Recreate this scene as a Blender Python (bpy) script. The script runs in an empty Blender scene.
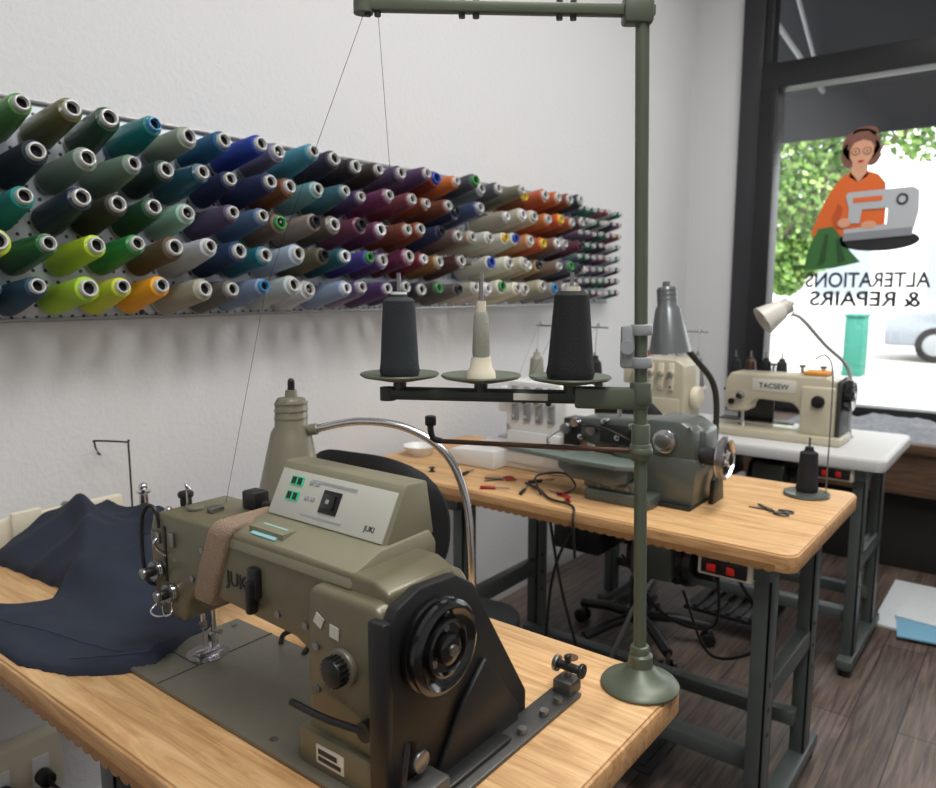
import bpy, bmesh, math, random
from mathutils import Matrix, Vector, noise
random.seed(7)
S=bpy.context.scene
def lin(c):
    o=[]
    for v in c[:3]:
        v=v/255.0
        o.append(v/12.92 if v<=0.04045 else ((v+0.055)/1.055)**2.4)
    return (o[0],o[1],o[2],1.0)
def newmat(name):
    m=bpy.data.materials.new(name); m.use_nodes=True
    nt=m.node_tree; b=nt.nodes['Principled BSDF']
    return m,nt,b
def mat(name,c,rough=0.5,metal=0.0,var=0.0,scale=30,bump=0.0,bscale=200,emit=None,coat=0):
    m,nt,b=newmat(name); N=nt.nodes; L=nt.links
    col=lin(c)
    b.inputs['Base Color'].default_value=col
    b.inputs['Roughness'].default_value=rough
    b.inputs['Metallic'].default_value=metal
    if coat: b.inputs['Coat Weight'].default_value=coat
    tc=N.new('ShaderNodeTexCoord')
    if var>0:
        n=N.new('ShaderNodeTexNoise'); n.inputs['Scale'].default_value=scale; n.inputs['Detail'].default_value=4
        L.new(tc.outputs['Object'],n.inputs['Vector'])
        mx=N.new('ShaderNodeMix'); mx.data_type='RGBA'
        mx.inputs[6].default_value=tuple(max(0,x*(1-var)) for x in col[:3])+(1,)
        mx.inputs[7].default_value=tuple(min(1,x*(1+var)) for x in col[:3])+(1,)
        L.new(n.outputs['Fac'],mx.inputs[0]); L.new(mx.outputs[2],b.inputs['Base Color'])
    if bump>0:
        n2=N.new('ShaderNodeTexNoise'); n2.inputs['Scale'].default_value=bscale; n2.inputs['Detail'].default_value=3
        L.new(tc.outputs['Object'],n2.inputs['Vector'])
        bp=N.new('ShaderNodeBump'); bp.inputs['Strength'].default_value=bump; bp.inputs['Distance'].default_value=0.004
        L.new(n2.outputs['Fac'],bp.inputs['Height']); L.new(bp.outputs['Normal'],b.inputs['Normal'])
    if emit:
        b.inputs['Emission Color'].default_value=lin(emit[0]); b.inputs['Emission Strength'].default_value=emit[1]
    return m
def woodmat(name,c1,c2,c3,stretch=(14,1.2,14),rough=0.5):
    m,nt,b=newmat(name); N=nt.nodes; L=nt.links
    tc=N.new('ShaderNodeTexCoord'); mp=N.new('ShaderNodeMapping'); mp.inputs['Scale'].default_value=stretch
    L.new(tc.outputs['Object'],mp.inputs['Vector'])
    n=N.new('ShaderNodeTexNoise'); n.inputs['Scale'].default_value=4; n.inputs['Detail'].default_value=8; n.inputs['Distortion'].default_value=1.4; n.inputs['Roughness'].default_value=.62
    L.new(mp.outputs[0],n.inputs['Vector'])
    cr=N.new('ShaderNodeValToRGB'); e=cr.color_ramp.elements
    e[0].position=0.34; e[0].color=lin(c1); e[1].position=0.66; e[1].color=lin(c3)
    k=cr.color_ramp.elements.new(0.5); k.color=lin(c2)
    L.new(n.outputs['Fac'],cr.inputs['Fac'])
    br=N.new('ShaderNodeTexBrick'); br.inputs['Scale'].default_value=1; br.inputs['Brick Width'].default_value=.5; br.inputs['Row Height'].default_value=.055; br.inputs['Mortar Size'].default_value=.0006
    br.inputs['Color1'].default_value=(1,1,1,1); br.inputs['Color2'].default_value=(.90,.89,.87,1); br.inputs['Mortar'].default_value=(.82,.78,.72,1)
    m2=N.new('ShaderNodeMapping'); m2.inputs['Rotation'].default_value=(0,0,math.radians(90)); L.new(tc.outputs['Object'],m2.inputs['Vector']); L.new(m2.outputs[0],br.inputs['Vector'])
    mx=N.new('ShaderNodeMix'); mx.data_type='RGBA'; mx.blend_type='MULTIPLY'; mx.inputs[0].default_value=1
    L.new(cr.outputs['Color'],mx.inputs[6]); L.new(br.outputs['Color'],mx.inputs[7]); L.new(mx.outputs[2],b.inputs['Base Color'])
    b.inputs['Roughness'].default_value=rough
    return m
def floormat():
    m,nt,b=newmat('floor_planks'); N=nt.nodes; L=nt.links
    tc=N.new('ShaderNodeTexCoord')
    br=N.new('ShaderNodeTexBrick'); br.inputs['Scale'].default_value=1.0
    br.inputs['Brick Width'].default_value=1.2; br.inputs['Row Height'].default_value=0.13
    br.inputs['Mortar Size'].default_value=0.002; br.inputs['Color1'].default_value=lin((116,102,93)); br.inputs['Color2'].default_value=lin((92,79,72)); br.inputs['Mortar'].default_value=lin((42,34,32))
    L.new(tc.outputs['Object'],br.inputs['Vector'])
    mp=N.new('ShaderNodeMapping'); mp.inputs['Scale'].default_value=(1.5,26,1); L.new(tc.outputs['Object'],mp.inputs['Vector'])
    n=N.new('ShaderNodeTexNoise'); n.inputs['Scale'].default_value=3; n.inputs['Detail'].default_value=8; n.inputs['Distortion'].default_value=.8; L.new(mp.outputs[0],n.inputs['Vector'])
    cr=N.new('ShaderNodeValToRGB'); cr.color_ramp.elements[0].position=.35; cr.color_ramp.elements[0].color=(.42,.40,.39,1); cr.color_ramp.elements[1].position=.65; cr.color_ramp.elements[1].color=(1.15,1.1,1.08,1)
    L.new(n.outputs['Fac'],cr.inputs['Fac'])
    mx=N.new('ShaderNodeMix'); mx.data_type='RGBA'; mx.blend_type='MULTIPLY'; mx.inputs[0].default_value=1
    L.new(br.outputs['Color'],mx.inputs[6]); L.new(cr.outputs['Color'],mx.inputs[7]); L.new(mx.outputs[2],b.inputs['Base Color'])
    b.inputs['Roughness'].default_value=.42
    return m
def attrmat(name,rough=.6):
    m,nt,b=newmat(name); N=nt.nodes; L=nt.links
    a=N.new('ShaderNodeAttribute'); a.attribute_name='Col'; L.new(a.outputs['Color'],b.inputs['Base Color'])
    b.inputs['Roughness'].default_value=rough
    tc=N.new('ShaderNodeTexCoord'); w=N.new('ShaderNodeTexWave'); w.bands_direction='Y'; w.inputs['Scale'].default_value=90; w.inputs['Distortion'].default_value=1
    L.new(tc.outputs['Object'],w.inputs['Vector'])
    bp=N.new('ShaderNodeBump'); bp.inputs['Strength'].default_value=.35; bp.inputs['Distance'].default_value=.002
    L.new(w.outputs['Fac'],bp.inputs['Height']); L.new(bp.outputs['Normal'],b.inputs['Normal'])
    return m
def pegmat():
    m,nt,b=newmat('pegboard_metal'); N=nt.nodes; L=nt.links
    tc=N.new('ShaderNodeTexCoord')
    v=N.new('ShaderNodeVectorMath'); v.operation='SCALE'; v.inputs[3].default_value=40
    L.new(tc.outputs['Object'],v.inputs[0])
    f=N.new('ShaderNodeVectorMath'); f.operation='FRACTION'; L.new(v.outputs[0],f.inputs[0])
    s=N.new('ShaderNodeVectorMath'); s.operation='SUBTRACT'; s.inputs[1].default_value=(.5,.5,.5); L.new(f.outputs[0],s.inputs[0])
    mu=N.new('ShaderNodeVectorMath'); mu.operation='MULTIPLY'; mu.inputs[1].default_value=(1,0,1); L.new(s.outputs[0],mu.inputs[0])
    ln=N.new('ShaderNodeVectorMath'); ln.operation='LENGTH'; L.new(mu.outputs[0],ln.inputs[0])
    lt=N.new('ShaderNodeMath'); lt.operation='LESS_THAN'; lt.inputs[1].default_value=.16; L.new(ln.outputs['Value'],lt.inputs[0])
    mx=N.new('ShaderNodeMix'); mx.data_type='RGBA'; mx.inputs[6].default_value=lin((196,202,210)); mx.inputs[7].default_value=lin((60,62,68))
    L.new(lt.outputs[0],mx.inputs[0]); L.new(mx.outputs[2],b.inputs['Base Color'])
    b.inputs['Roughness'].default_value=.35; b.inputs['Metallic'].default_value=.35
    return m
def glassmat():
    m=bpy.data.materials.new('window_glass'); m.use_nodes=True; nt=m.node_tree; nt.nodes.clear()
    o=nt.nodes.new('ShaderNodeOutputMaterial'); t=nt.nodes.new('ShaderNodeBsdfTransparent'); g=nt.nodes.new('ShaderNodeBsdfGlossy'); g.inputs['Roughness'].default_value=.02
    x=nt.nodes.new('ShaderNodeMixShader'); x.inputs[0].default_value=.05
    nt.links.new(t.outputs[0],x.inputs[1]); nt.links.new(g.outputs[0],x.inputs[2]); nt.links.new(x.outputs[0],o.inputs[0]); return m

class B:
    def __init__(s,name,M=None):
        s.name=name; s.bm=bmesh.new(); s.mats=[]; s.M=M or Matrix()
    def mi(s,m):
        if m not in s.mats: s.mats.append(m)
        return s.mats.index(m)
    def add(s,t,m,M=None):
        i=s.mi(m)
        bmesh.ops.recalc_face_normals(t,faces=t.faces)
        for f in t.faces: f.material_index=i; f.smooth=True
        t.transform(s.M@(M or Matrix()))
        me=bpy.data.meshes.new('t'); t.to_mesh(me); t.free(); s.bm.from_mesh(me); bpy.data.meshes.remove(me)
    def box(s,lo,hi,m,bev=0.0,R=None,seg=2):
        t=bmesh.new(); bmesh.ops.create_cube(t,size=1)
        c=[(a+b)/2 for a,b in zip(lo,hi)]; d=[abs(b-a) for a,b in zip(lo,hi)]
        t.transform(Matrix.Diagonal((d[0],d[1],d[2],1)))
        if bev>0: bmesh.ops.bevel(t,geom=list(t.edges),offset=min(bev,min(d)*.49),segments=seg,profile=.5,affect='EDGES')
        M=Matrix.Translation(c)
        if R is not None: M=M@R
        s.add(t,m,M)
    def cyl(s,p0,p1,r,m,r2=None,seg=20,bev=0):
        p0=Vector(p0); p1=Vector(p1); d=p1-p0
        t=bmesh.new(); bmesh.ops.create_cone(t,cap_ends=True,segments=seg,radius1=r,radius2=r if r2 is None else r2,depth=d.length)
        if bev>0:
            es=[e for e in t.edges if len(e.link_faces)==2 and any(len(f.verts)>4 for f in e.link_faces)]
            bmesh.ops.bevel(t,geom=es,offset=bev,segments=2,profile=.5,affect='EDGES')
        s.add(t,m,Matrix.Translation((p0+p1)/2)@d.to_track_quat('Z','Y').to_matrix().to_4x4())
    def sph(s,c,r,m,sc=(1,1,1),seg=16):
        t=bmesh.new(); bmesh.ops.create_uvsphere(t,u_segments=seg,v_segments=seg//2+2,radius=r)
        s.add(t,m,Matrix.Translation(c)@Matrix.Diagonal((sc[0],sc[1],sc[2],1)))
    def lathe(s,prof,o,ax,m,seg=28):
        t=bmesh.new(); rings=[]
        for r,h in prof:
            if r<=1e-6: rings.append([t.verts.new((0,0,h))])
            else: rings.append([t.verts.new((r*math.cos(a*2*math.pi/seg),r*math.sin(a*2*math.pi/seg),h)) for a in range(seg)])
        for A,C in zip(rings,rings[1:]):
            for i in range(seg):
                j=(i+1)%seg
                if len(A)==1 and len(C)==1: continue
                if len(A)==1: t.faces.new((A[0],C[i],C[j]))
                elif len(C)==1: t.faces.new((A[i],A[j],C[0]))
                else: t.faces.new((A[i],A[j],C[j],C[i]))
        s.add(t,m,Matrix.Translation(o)@Vector(ax).to_track_quat('Z','Y').to_matrix().to_4x4())
    def tube(s,pts,r,m,seg=10,smooth=True,div=8,ribs=0):
        P=[Vector(p) for p in pts]
        if smooth and len(P)>2:
            Q=[]; E=[P[0]*2-P[1]]+P+[P[-1]*2-P[-2]]
            for i in range(1,len(E)-2):
                for k in range(div):
                    u=k/div; a,b,c,d=E[i-1],E[i],E[i+1],E[i+2]
                    Q.append(.5*((2*b)+(c-a)*u+(2*a-5*b+4*c-d)*u*u+(3*b-a-3*c+d)*u**3))
            Q.append(P[-1]); P=Q
        t=bmesh.new(); rings=[]; up=None
        for i,p in enumerate(P):
            d=(P[min(i+1,len(P)-1)]-P[max(i-1,0)]).normalized()
            if up is None:
                up=Vector((0,0,1)) if abs(d.z)<.9 else Vector((1,0,0))
            x=d.cross(up).normalized(); up=x.cross(d).normalized()
            rr=r*(1+(.16 if (ribs and i%2) else 0))
            rings.append([t.verts.new(p+x*rr*math.cos(a*2*math.pi/seg)+up*rr*math.sin(a*2*math.pi/seg)) for a in range(seg)])
        for A,C in zip(rings,rings[1:]):
            for i in range(seg):
                j=(i+1)%seg; t.faces.new((A[i],A[j],C[j],C[i]))
        t.faces.new(rings[0]); t.faces.new(rings[-1][::-1])
        s.add(t,m)
    def prism(s,poly,ax,a,b,m,bev=0,seg=2):
        t=bmesh.new()
        def mk(p,h):
            if ax=='y': return (p[0],h,p[1])
            if ax=='x': return (h,p[0],p[1])
            return (p[0],p[1],h)
        A=[t.verts.new(mk(p,a)) for p in poly]; C=[t.verts.new(mk(p,b)) for p in poly]
        t.faces.new(A); t.faces.new(C[::-1]); n=len(poly)
        for i in range(n):
            j=(i+1)%n; t.faces.new((A[i],C[i],C[j],A[j]))
        bmesh.ops.recalc_face_normals(t,faces=t.faces)
        if bev>0: bmesh.ops.bevel(t,geom=list(t.edges),offset=bev,segments=seg,profile=.5,affect='EDGES',clamp_overlap=True)
        s.add(t,m)
    def done(s,ang=38):
        me=bpy.data.meshes.new(s.name); s.bm.to_mesh(me); s.bm.free()
        for m in s.mats: me.materials.append(m)
        try: me.set_sharp_from_angle(angle=math.radians(ang))
        except Exception: pass
        o=bpy.data.objects.new(s.name,me); S.collection.objects.link(o); return o
def text(body,size,M,m,parent,name,ext=.0003,off=.012):
    c=bpy.data.curves.new(name,'FONT'); c.body=body; c.size=size; c.extrude=ext; c.align_x='CENTER'; c.align_y='CENTER'
    c.materials.append(m); c.offset=size*off
    o=bpy.data.objects.new(name,c); S.collection.objects.link(o); o.parent=parent; o.matrix_local=M
    return o
def frame(x,y,z,ang=0):
    return Matrix.Translation((x,y,z))@Matrix.Rotation(math.radians(-90+ang),4,'Z')

# ---------- materials
wallM=mat('wall_paint',(214,214,215),.75,bump=.4,bscale=90)
ceilM=mat('ceiling_paint',(225,225,225),.9)
trimM=mat('trim_white',(205,205,205),.5)
floorM=floormat()
woodT=woodmat('table_laminate',(184,138,90),(210,167,116),(226,188,138))
woodE=woodmat('table_edge_wood',(168,122,76),(196,150,100),(210,168,120),rough=.6)
scalM=mat('table_scallop_trim',(150,108,66),.6,var=.1)
whiteT=mat('white_laminate',(200,200,198),.45)
steelM=mat('leg_paint_greygreen',(86,93,91),.45,.3,var=.12)
benchM=woodmat('bench_wood',(70,50,38),(92,68,52),(110,84,64))
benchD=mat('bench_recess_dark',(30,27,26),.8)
frameM=mat('window_frame_black',(20,20,23),.4)
frameG=mat('window_frame_charcoal',(44,45,49),.45)
tanM=mat('machine_enamel_olive_grey',(108,102,80),.38,.2,var=.12,scale=45,coat=.15)
tanL=mat('control_box_beige_grey',(130,126,104),.45,.1,var=.06)
tanD=mat('machine_bed_grey',(112,108,96),.42,.3,var=.12,scale=60)
panelM=mat('panel_face_grey',(184,184,174),.45)
blackM=mat('black_plastic',(20,20,21),.42)
blackG=mat('black_gloss',(12,12,13),.2,coat=.5)
chromeM=mat('chrome',(205,205,208),.18,1.0)
steelP=mat('brushed_steel',(150,150,150),.35,1.0)
darkmet=mat('dark_metal',(66,66,66),.38,.8)
midmet=mat('worn_grey_metal',(96,96,94),.42,.7,var=.2,scale=70)
standM=mat('stand_green_grey',(92,100,85),.42,.25,var=.08)
standD=mat('stand_arm_dark',(52,57,51),.45,.2)
rodM=mat('rusty_rod',(84,62,52),.4,.6,var=.3,scale=80)
lgrey=mat('light_grey_plastic',(150,154,156),.4)
thrB=mat('thread_black',(20,22,26),.8,bump=.4,bscale=500)
thrN=mat('thread_charcoal',(34,41,45),.8,bump=.4,bscale=500)
thrW=mat('thread_grey_beige',(150,150,138),.8,bump=.5,bscale=500)
creamM=mat('cream_plastic',(220,212,190),.45)
whiteM=mat('white_plastic',(226,226,224),.35)
tealM=mat('machine_enamel_grey_green',(88,95,90),.35,.2,var=.08,coat=.3)
tealL=mat('grey_green_plate',(112,124,117),.32,.2)
seat=mat('chair_fabric_black',(22,23,26),.8,bump=.3,bscale=400)
redM=mat('red_button',(190,30,26),.4)
redD=mat('red_tool_handle',(150,34,34),.45)
greenL=mat('led_green',(30,120,90),.4,emit=((60,230,160),.3))
blueL=mat('label_blue',(150,205,210),.5)
paperM=mat('label_paper',(204,202,190),.6)
cuffM=mat('wool_cuff_beige',(158,136,116),.95,var=.25,scale=200,bump=1,bscale=500)
denim=mat('navy_cotton',(30,38,54),.85,var=.15,scale=60,bump=.35,bscale=700)
stitchM=mat('stitching_navy',(56,66,90),.8)
lampM=mat('lamp_shade_taupe',(132,127,110),.35,.3)
lampG=mat('lamp_shade_silver',(120,124,126),.3,.5)
lampW=mat('lamp_shade_white',(206,202,194),.35)
creamMach=mat('machine_enamel_cream',(188,180,158),.35,coat=.3)
bulbM=mat('bulb_glass',(240,238,230),.3)
orangeL=mat('orange_label',(222,150,60),.5)

# ---------- room
W=1.75; XF=4.37
b=B('wall_left'); b.box((-1.6,W,0),(XF+.13,W+.12,3.3),wallM); b.done()
b=B('wall_front'); b.box((XF,1.475,0),(XF+.13,W,3.3),wallM); b.box((XF,-1.5,0),(XF+.13,1.475,.60),wallM); b.box((XF,-3,0),(XF+.13,-1.5,3.3),wallM); b.box((XF,-1.5,3.15),(XF+.13,1.475,3.3),wallM); b.done()
b=B('wall_right'); b.box((-1.6,-3.1,0),(XF+.13,-3,3.3),wallM); b.done()
b=B('wall_back'); b.box((-1.7,-3.1,0),(-1.6,W+.12,3.3),wallM); b.done()
b=B('floor'); b.box((-1.6,-3,-.06),(XF+.13,W+.12,0),floorM); b.done()
b=B('ceiling'); b.box((-1.6,-3,3.3),(XF+.13,W+.12,3.38),ceilM); b.done()
b=B('baseboard_left'); b.box((-1.6,W-.014,0),(XF-.001,W,.09),trimM,.003); b.done()
b=B('window_1')
b.box((XF-.03,1.36,.60),(XF+.10,1.474,3.15),frameG,.004)
b.box((XF-.05,1.27,.60),(XF+.08,1.36,2.36),frameM,.004)
b.box((XF-.02,1.315,2.48),(XF+.08,1.36,3.15),frameM,.004)
b.box((XF-.04,-1.5,2.36),(XF+.09,1.36,2.49),frameM,.004)
b.box((XF-.02,-1.5,.60),(XF+.09,1.27,.68),frameM,.004)
b.box((XF-.02,-1.5,3.07),(XF+.09,1.315,3.15),frameM,.004)
b.box((XF-.02,-1.5,.68),(XF+.09,-1.42,2.36),frameM,.004)
b.box((XF+.03,-1.42,.68),(XF+.036,1.27,2.36),glassmat())
b.done()
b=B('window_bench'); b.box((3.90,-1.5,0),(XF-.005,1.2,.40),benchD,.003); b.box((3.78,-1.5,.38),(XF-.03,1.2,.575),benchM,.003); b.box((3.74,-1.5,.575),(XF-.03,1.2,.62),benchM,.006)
for y in (-1.4,-.1,1.1): b.box((3.79,y,0),(3.86,y+.07,.38),benchM,.003)
b.done()
fl=mat('grey_fleece',(150,154,160),.95,var=.35,scale=40,bump=1,bscale=120)
t=bmesh.new(); nx,ny=24,70; vs=[]
for i in range(nx+1):
    row=[]
    for j in range(ny+1):
        x=3.80+.5*i/nx; y=-.9+1.95*j/ny
        e=min(i,nx-i,3)/3*min(j,ny-j,3)/3
        row.append(t.verts.new((x,y,.620+e*(.035+.03*noise.noise(Vector((x*9,y*7,1)))+.012*noise.noise(Vector((x*40,y*40,3)))))))
    vs.append(row)
for i in range(nx):
    for j in range(ny): t.faces.new((vs[i][j],vs[i+1][j],vs[i+1][j+1],vs[i][j+1]))
b=B('folded_fabric'); b.add(t,fl); b.done()

# ---------- outside
street=mat('street_concrete',(176,174,170),.9,var=.1,scale=2)
b=B('street_ground'); b.box((XF+.13,-30,-.2),(60,40,-.08),street); b.done()
bw=mat('facade_white',(235,235,232),.8); bd=mat('facade_window',(150,160,170),.3)
b=B('facade_across_street'); b.box((34,-20,-.08),(40,30,5),bw)
for i in range(12): b.box((33.95,-18+i*4,1),(34,-16+i*4,3),bd)
b.done()
awn=mat('awning_canvas_charcoal',(40,41,45),.85,bump=.2,bscale=60)
b=B('awning')
b.prism([(XF+.14,3.5),(5.65,2.62),(5.65,2.30),(5.63,2.30),(5.63,2.60),(XF+.14,3.47)],'y',-2,2.0,awn)
for y in (-1.2,.2,1.35):
    b.cyl((XF+.14,y,2.75),(5.6,y,2.6),.015,lgrey); b.cyl((XF+.14,y,3.2),(5.6,y,2.6),.012,lgrey)
b.done()
leafs=[mat('leaf_%d'%i,c,.6) for i,c in enumerate([(106,146,66),(132,170,82),(80,118,56),(160,190,110)])]
bark=mat('bark',(120,104,90),.9)
b=B('street_tree')
b.tube([(10,3.3,-.1),(10.05,3.3,.8),(9.95,3.2,1.6),(10,3.0,2.4)],.06,bark)
b.tube([(9.95,3.2,1.4),(9.8,2.6,2.1),(9.8,2.2,2.7)],.03,bark); b.tube([(9.95,3.2,1.2),(10,3.4,1.9),(10,3.5,2.4)],.04,bark)
b.tube([(9.8,2.6,2.1),(9.85,2.0,2.7),(9.9,1.4,3.1)],.02,bark)
ts=[bmesh.new() for _ in leafs]
for k in range(6500):
    c=random.choice([(10,2.75,2.9,.6),(9.9,2.45,2.45,.45),(10,2.8,2.0,.45),(10,2.5,1.75,.32),(10,2.75,1.5,.3),(10,2.2,3.1,.5),(10,1.3,3.2,.5),(10,3.4,2.8,.8)])
    d=Vector((random.gauss(0,1),random.gauss(0,1),random.gauss(0,1))).normalized()*c[3]*random.random()**.35
    p=Vector(c[:3])+d; n=Vector((random.gauss(0,1),random.gauss(0,1),random.gauss(0,1))).normalized(); a=n.orthogonal().normalized()*.05; q=n.cross(a).normalized()*.036
    tt=random.choice(ts); tt.faces.new([tt.verts.new(p+v) for v in (-a,q,a,-q)])
for tt,m in zip(ts,leafs): b.add(tt,m)
b.done()
carP=mat('car_paint_silver',(150,156,164),.25,.4,coat=.6); carG=mat('car_glass',(60,66,74),.1); tyre=mat('tyre',(24,24,26),.8)
b=B('parked_car')
cx=16.2; y0=2.55
prof=[(0,.3),(0,.75),(-.25,.92),(-1.2,1.02),(-1.9,1.48),(-3.2,1.5),(-3.9,1.1),(-4.4,1.05),(-4.5,.6),(-4.45,.3)]
b.prism([(y0+p[0],p[1]-.08) for p in prof],'x',cx,cx+1.75,carP,.06)
b.prism([(y0+p[0],p[1]-.08) for p in [(-1.35,1.04),(-1.95,1.42),(-3.1,1.44),(-3.6,1.08)]],'x',cx-.01,cx+1.76,carG,.01)
for yy in (-.85,-3.6):
    b.cyl((cx-.02,y0+yy,.25),(cx+.2,y0+yy,.25),.33,tyre,bev=.03); b.cyl((cx-.03,y0+yy,.25),(cx+.0,y0+yy,.25),.2,lgrey,bev=.01)
b.done()
ug=mat('utility_box_teal',(50,130,112),.6)
b=B('utility_box'); b.box((13,2.32,-.08),(13.4,2.60,.85),ug,.02); b.box((12.97,2.30,.85),(13.43,2.62,.90),ug,.02); b.box((12.985,2.36,.1),(13.0,2.56,.75),ug,.01); b.done()

# ---------- window decal (mirrored from inside)
em=bpy.data.objects.new('window_sign_decal',None); S.collection.objects.link(em)
skin=mat('decal_skin',(222,166,134),.7); orange=mat('decal_orange',(228,108,44),.7); orangeD=mat('decal_orange_shade',(196,84,34),.7); dgreen=mat('decal_green',(58,112,56),.7); dgreen2=mat('decal_green_dark',(38,80,40),.7)
hair=mat('decal_hair',(126,84,72),.7); dgrey=mat('decal_charcoal',(34,32,36),.7); dlight=mat('decal_light_grey',(186,190,194),.7); dmid=mat('decal_mid_grey',(140,144,150),.7)
def D(u,v): return (1.108-(u-805)*.00450, 1.33+(283-v)*.00497)
b=B('seamstress_picture')
def dp(pts,m,lay): b.prism([D(*p) for p in pts],'x',XF-.004-.002*lay+.03,XF-.0025-.002*lay+.03,m)
def el(cx,cy,rx,ry,n=28,a0=0,a1=360): return [(cx+rx*math.cos(math.radians(a0+(a1-a0)*i/n)),cy+ry*math.sin(math.radians(a0+(a1-a0)*i/n))) for i in range(n)]
dp(el(860,143,20,17),hair,0); dp(el(849,152,9,13),hair,0); dp(el(872,151,9,13),hair,0); dp(el(864,130,13,6),hair,0)
dp([(853,157),(868,157),(869,174),(860,180),(850,174)],skin,1)
dp([(849,140),(858,136),(869,138),(874,145),(873,154),(868,162),(861,166),(854,162),(849,154)],skin,2)
dp([(846,146),(848,134),(856,129),(867,129),(874,135),(876,147),(871,140),(862,137),(853,140),(849,147)],hair,3)
dp(el(855,149,4.6,3.6),dgrey,3); dp(el(867,149,4.6,3.6),dgrey,3); dp(el(855,149,3.8,2.9),skin,4); dp(el(867,149,3.8,2.9),skin,4)
dp(el(855,149,1.0,1.0,10),dgrey,5); dp(el(867,149,1.0,1.0,10),dgrey,5)
dp(el(861,159,3.4,1.2),redM,3)
dp([(836,180),(843,173),(851,169),(860,180),(869,169),(880,173),(888,182),(890,200),(890,225),(856,232),(846,240),(828,240),(812,232),(818,214),(826,196)],orange,1)
dp([(840,200),(846,206),(842,222),(850,226),(838,228),(834,216)],orangeD,2)
dp([(820,226),(836,224),(846,236),(856,250),(868,262),(838,268),(806,270),(810,248)],dgreen,2)
dp([(828,232),(832,232),(830,262),(822,266)],dgreen2,3); dp([(840,236),(844,238),(852,260),(844,264)],dgreen2,3)
dp(el(884,240,42,11),dgrey,2)
dp([(848,194),(850,190),(916,188),(922,192),(923,212),(918,236),(848,240),(848,228),(892,224),(892,208),(866,208),(864,222),(852,222),(852,206)],dlight,4)
dp([(848,232),(918,228),(918,236),(848,240)],dmid,5)
dp(el(906,200,6,6),dgrey,5); dp(el(906,200,3.5,3.5),dlight,6); dp([(856,196),(886,195),(886,200),(856,201)],orange,5)
dp(el(848,221,7,5),skin,5); dp(el(874,224,8,4),skin,5)
o=b.done(); o.parent=em
RT=Matrix(((0,0,1,0),(1,0,0,0),(0,1,0,0),(0,0,0,1)))
text('ALTERATIONS',.108,Matrix.Translation((XF+.024,.796,1.338))@RT@Matrix.Diagonal((.84,1,1,1)),dgrey,em,'alterations_lettering',off=.022)
text('& REPAIRS',.108,Matrix.Translation((XF+.024,.800,1.240))@RT@Matrix.Diagonal((1.08,1,1,1)),dgrey,em,'repairs_lettering',off=.024)

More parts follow.
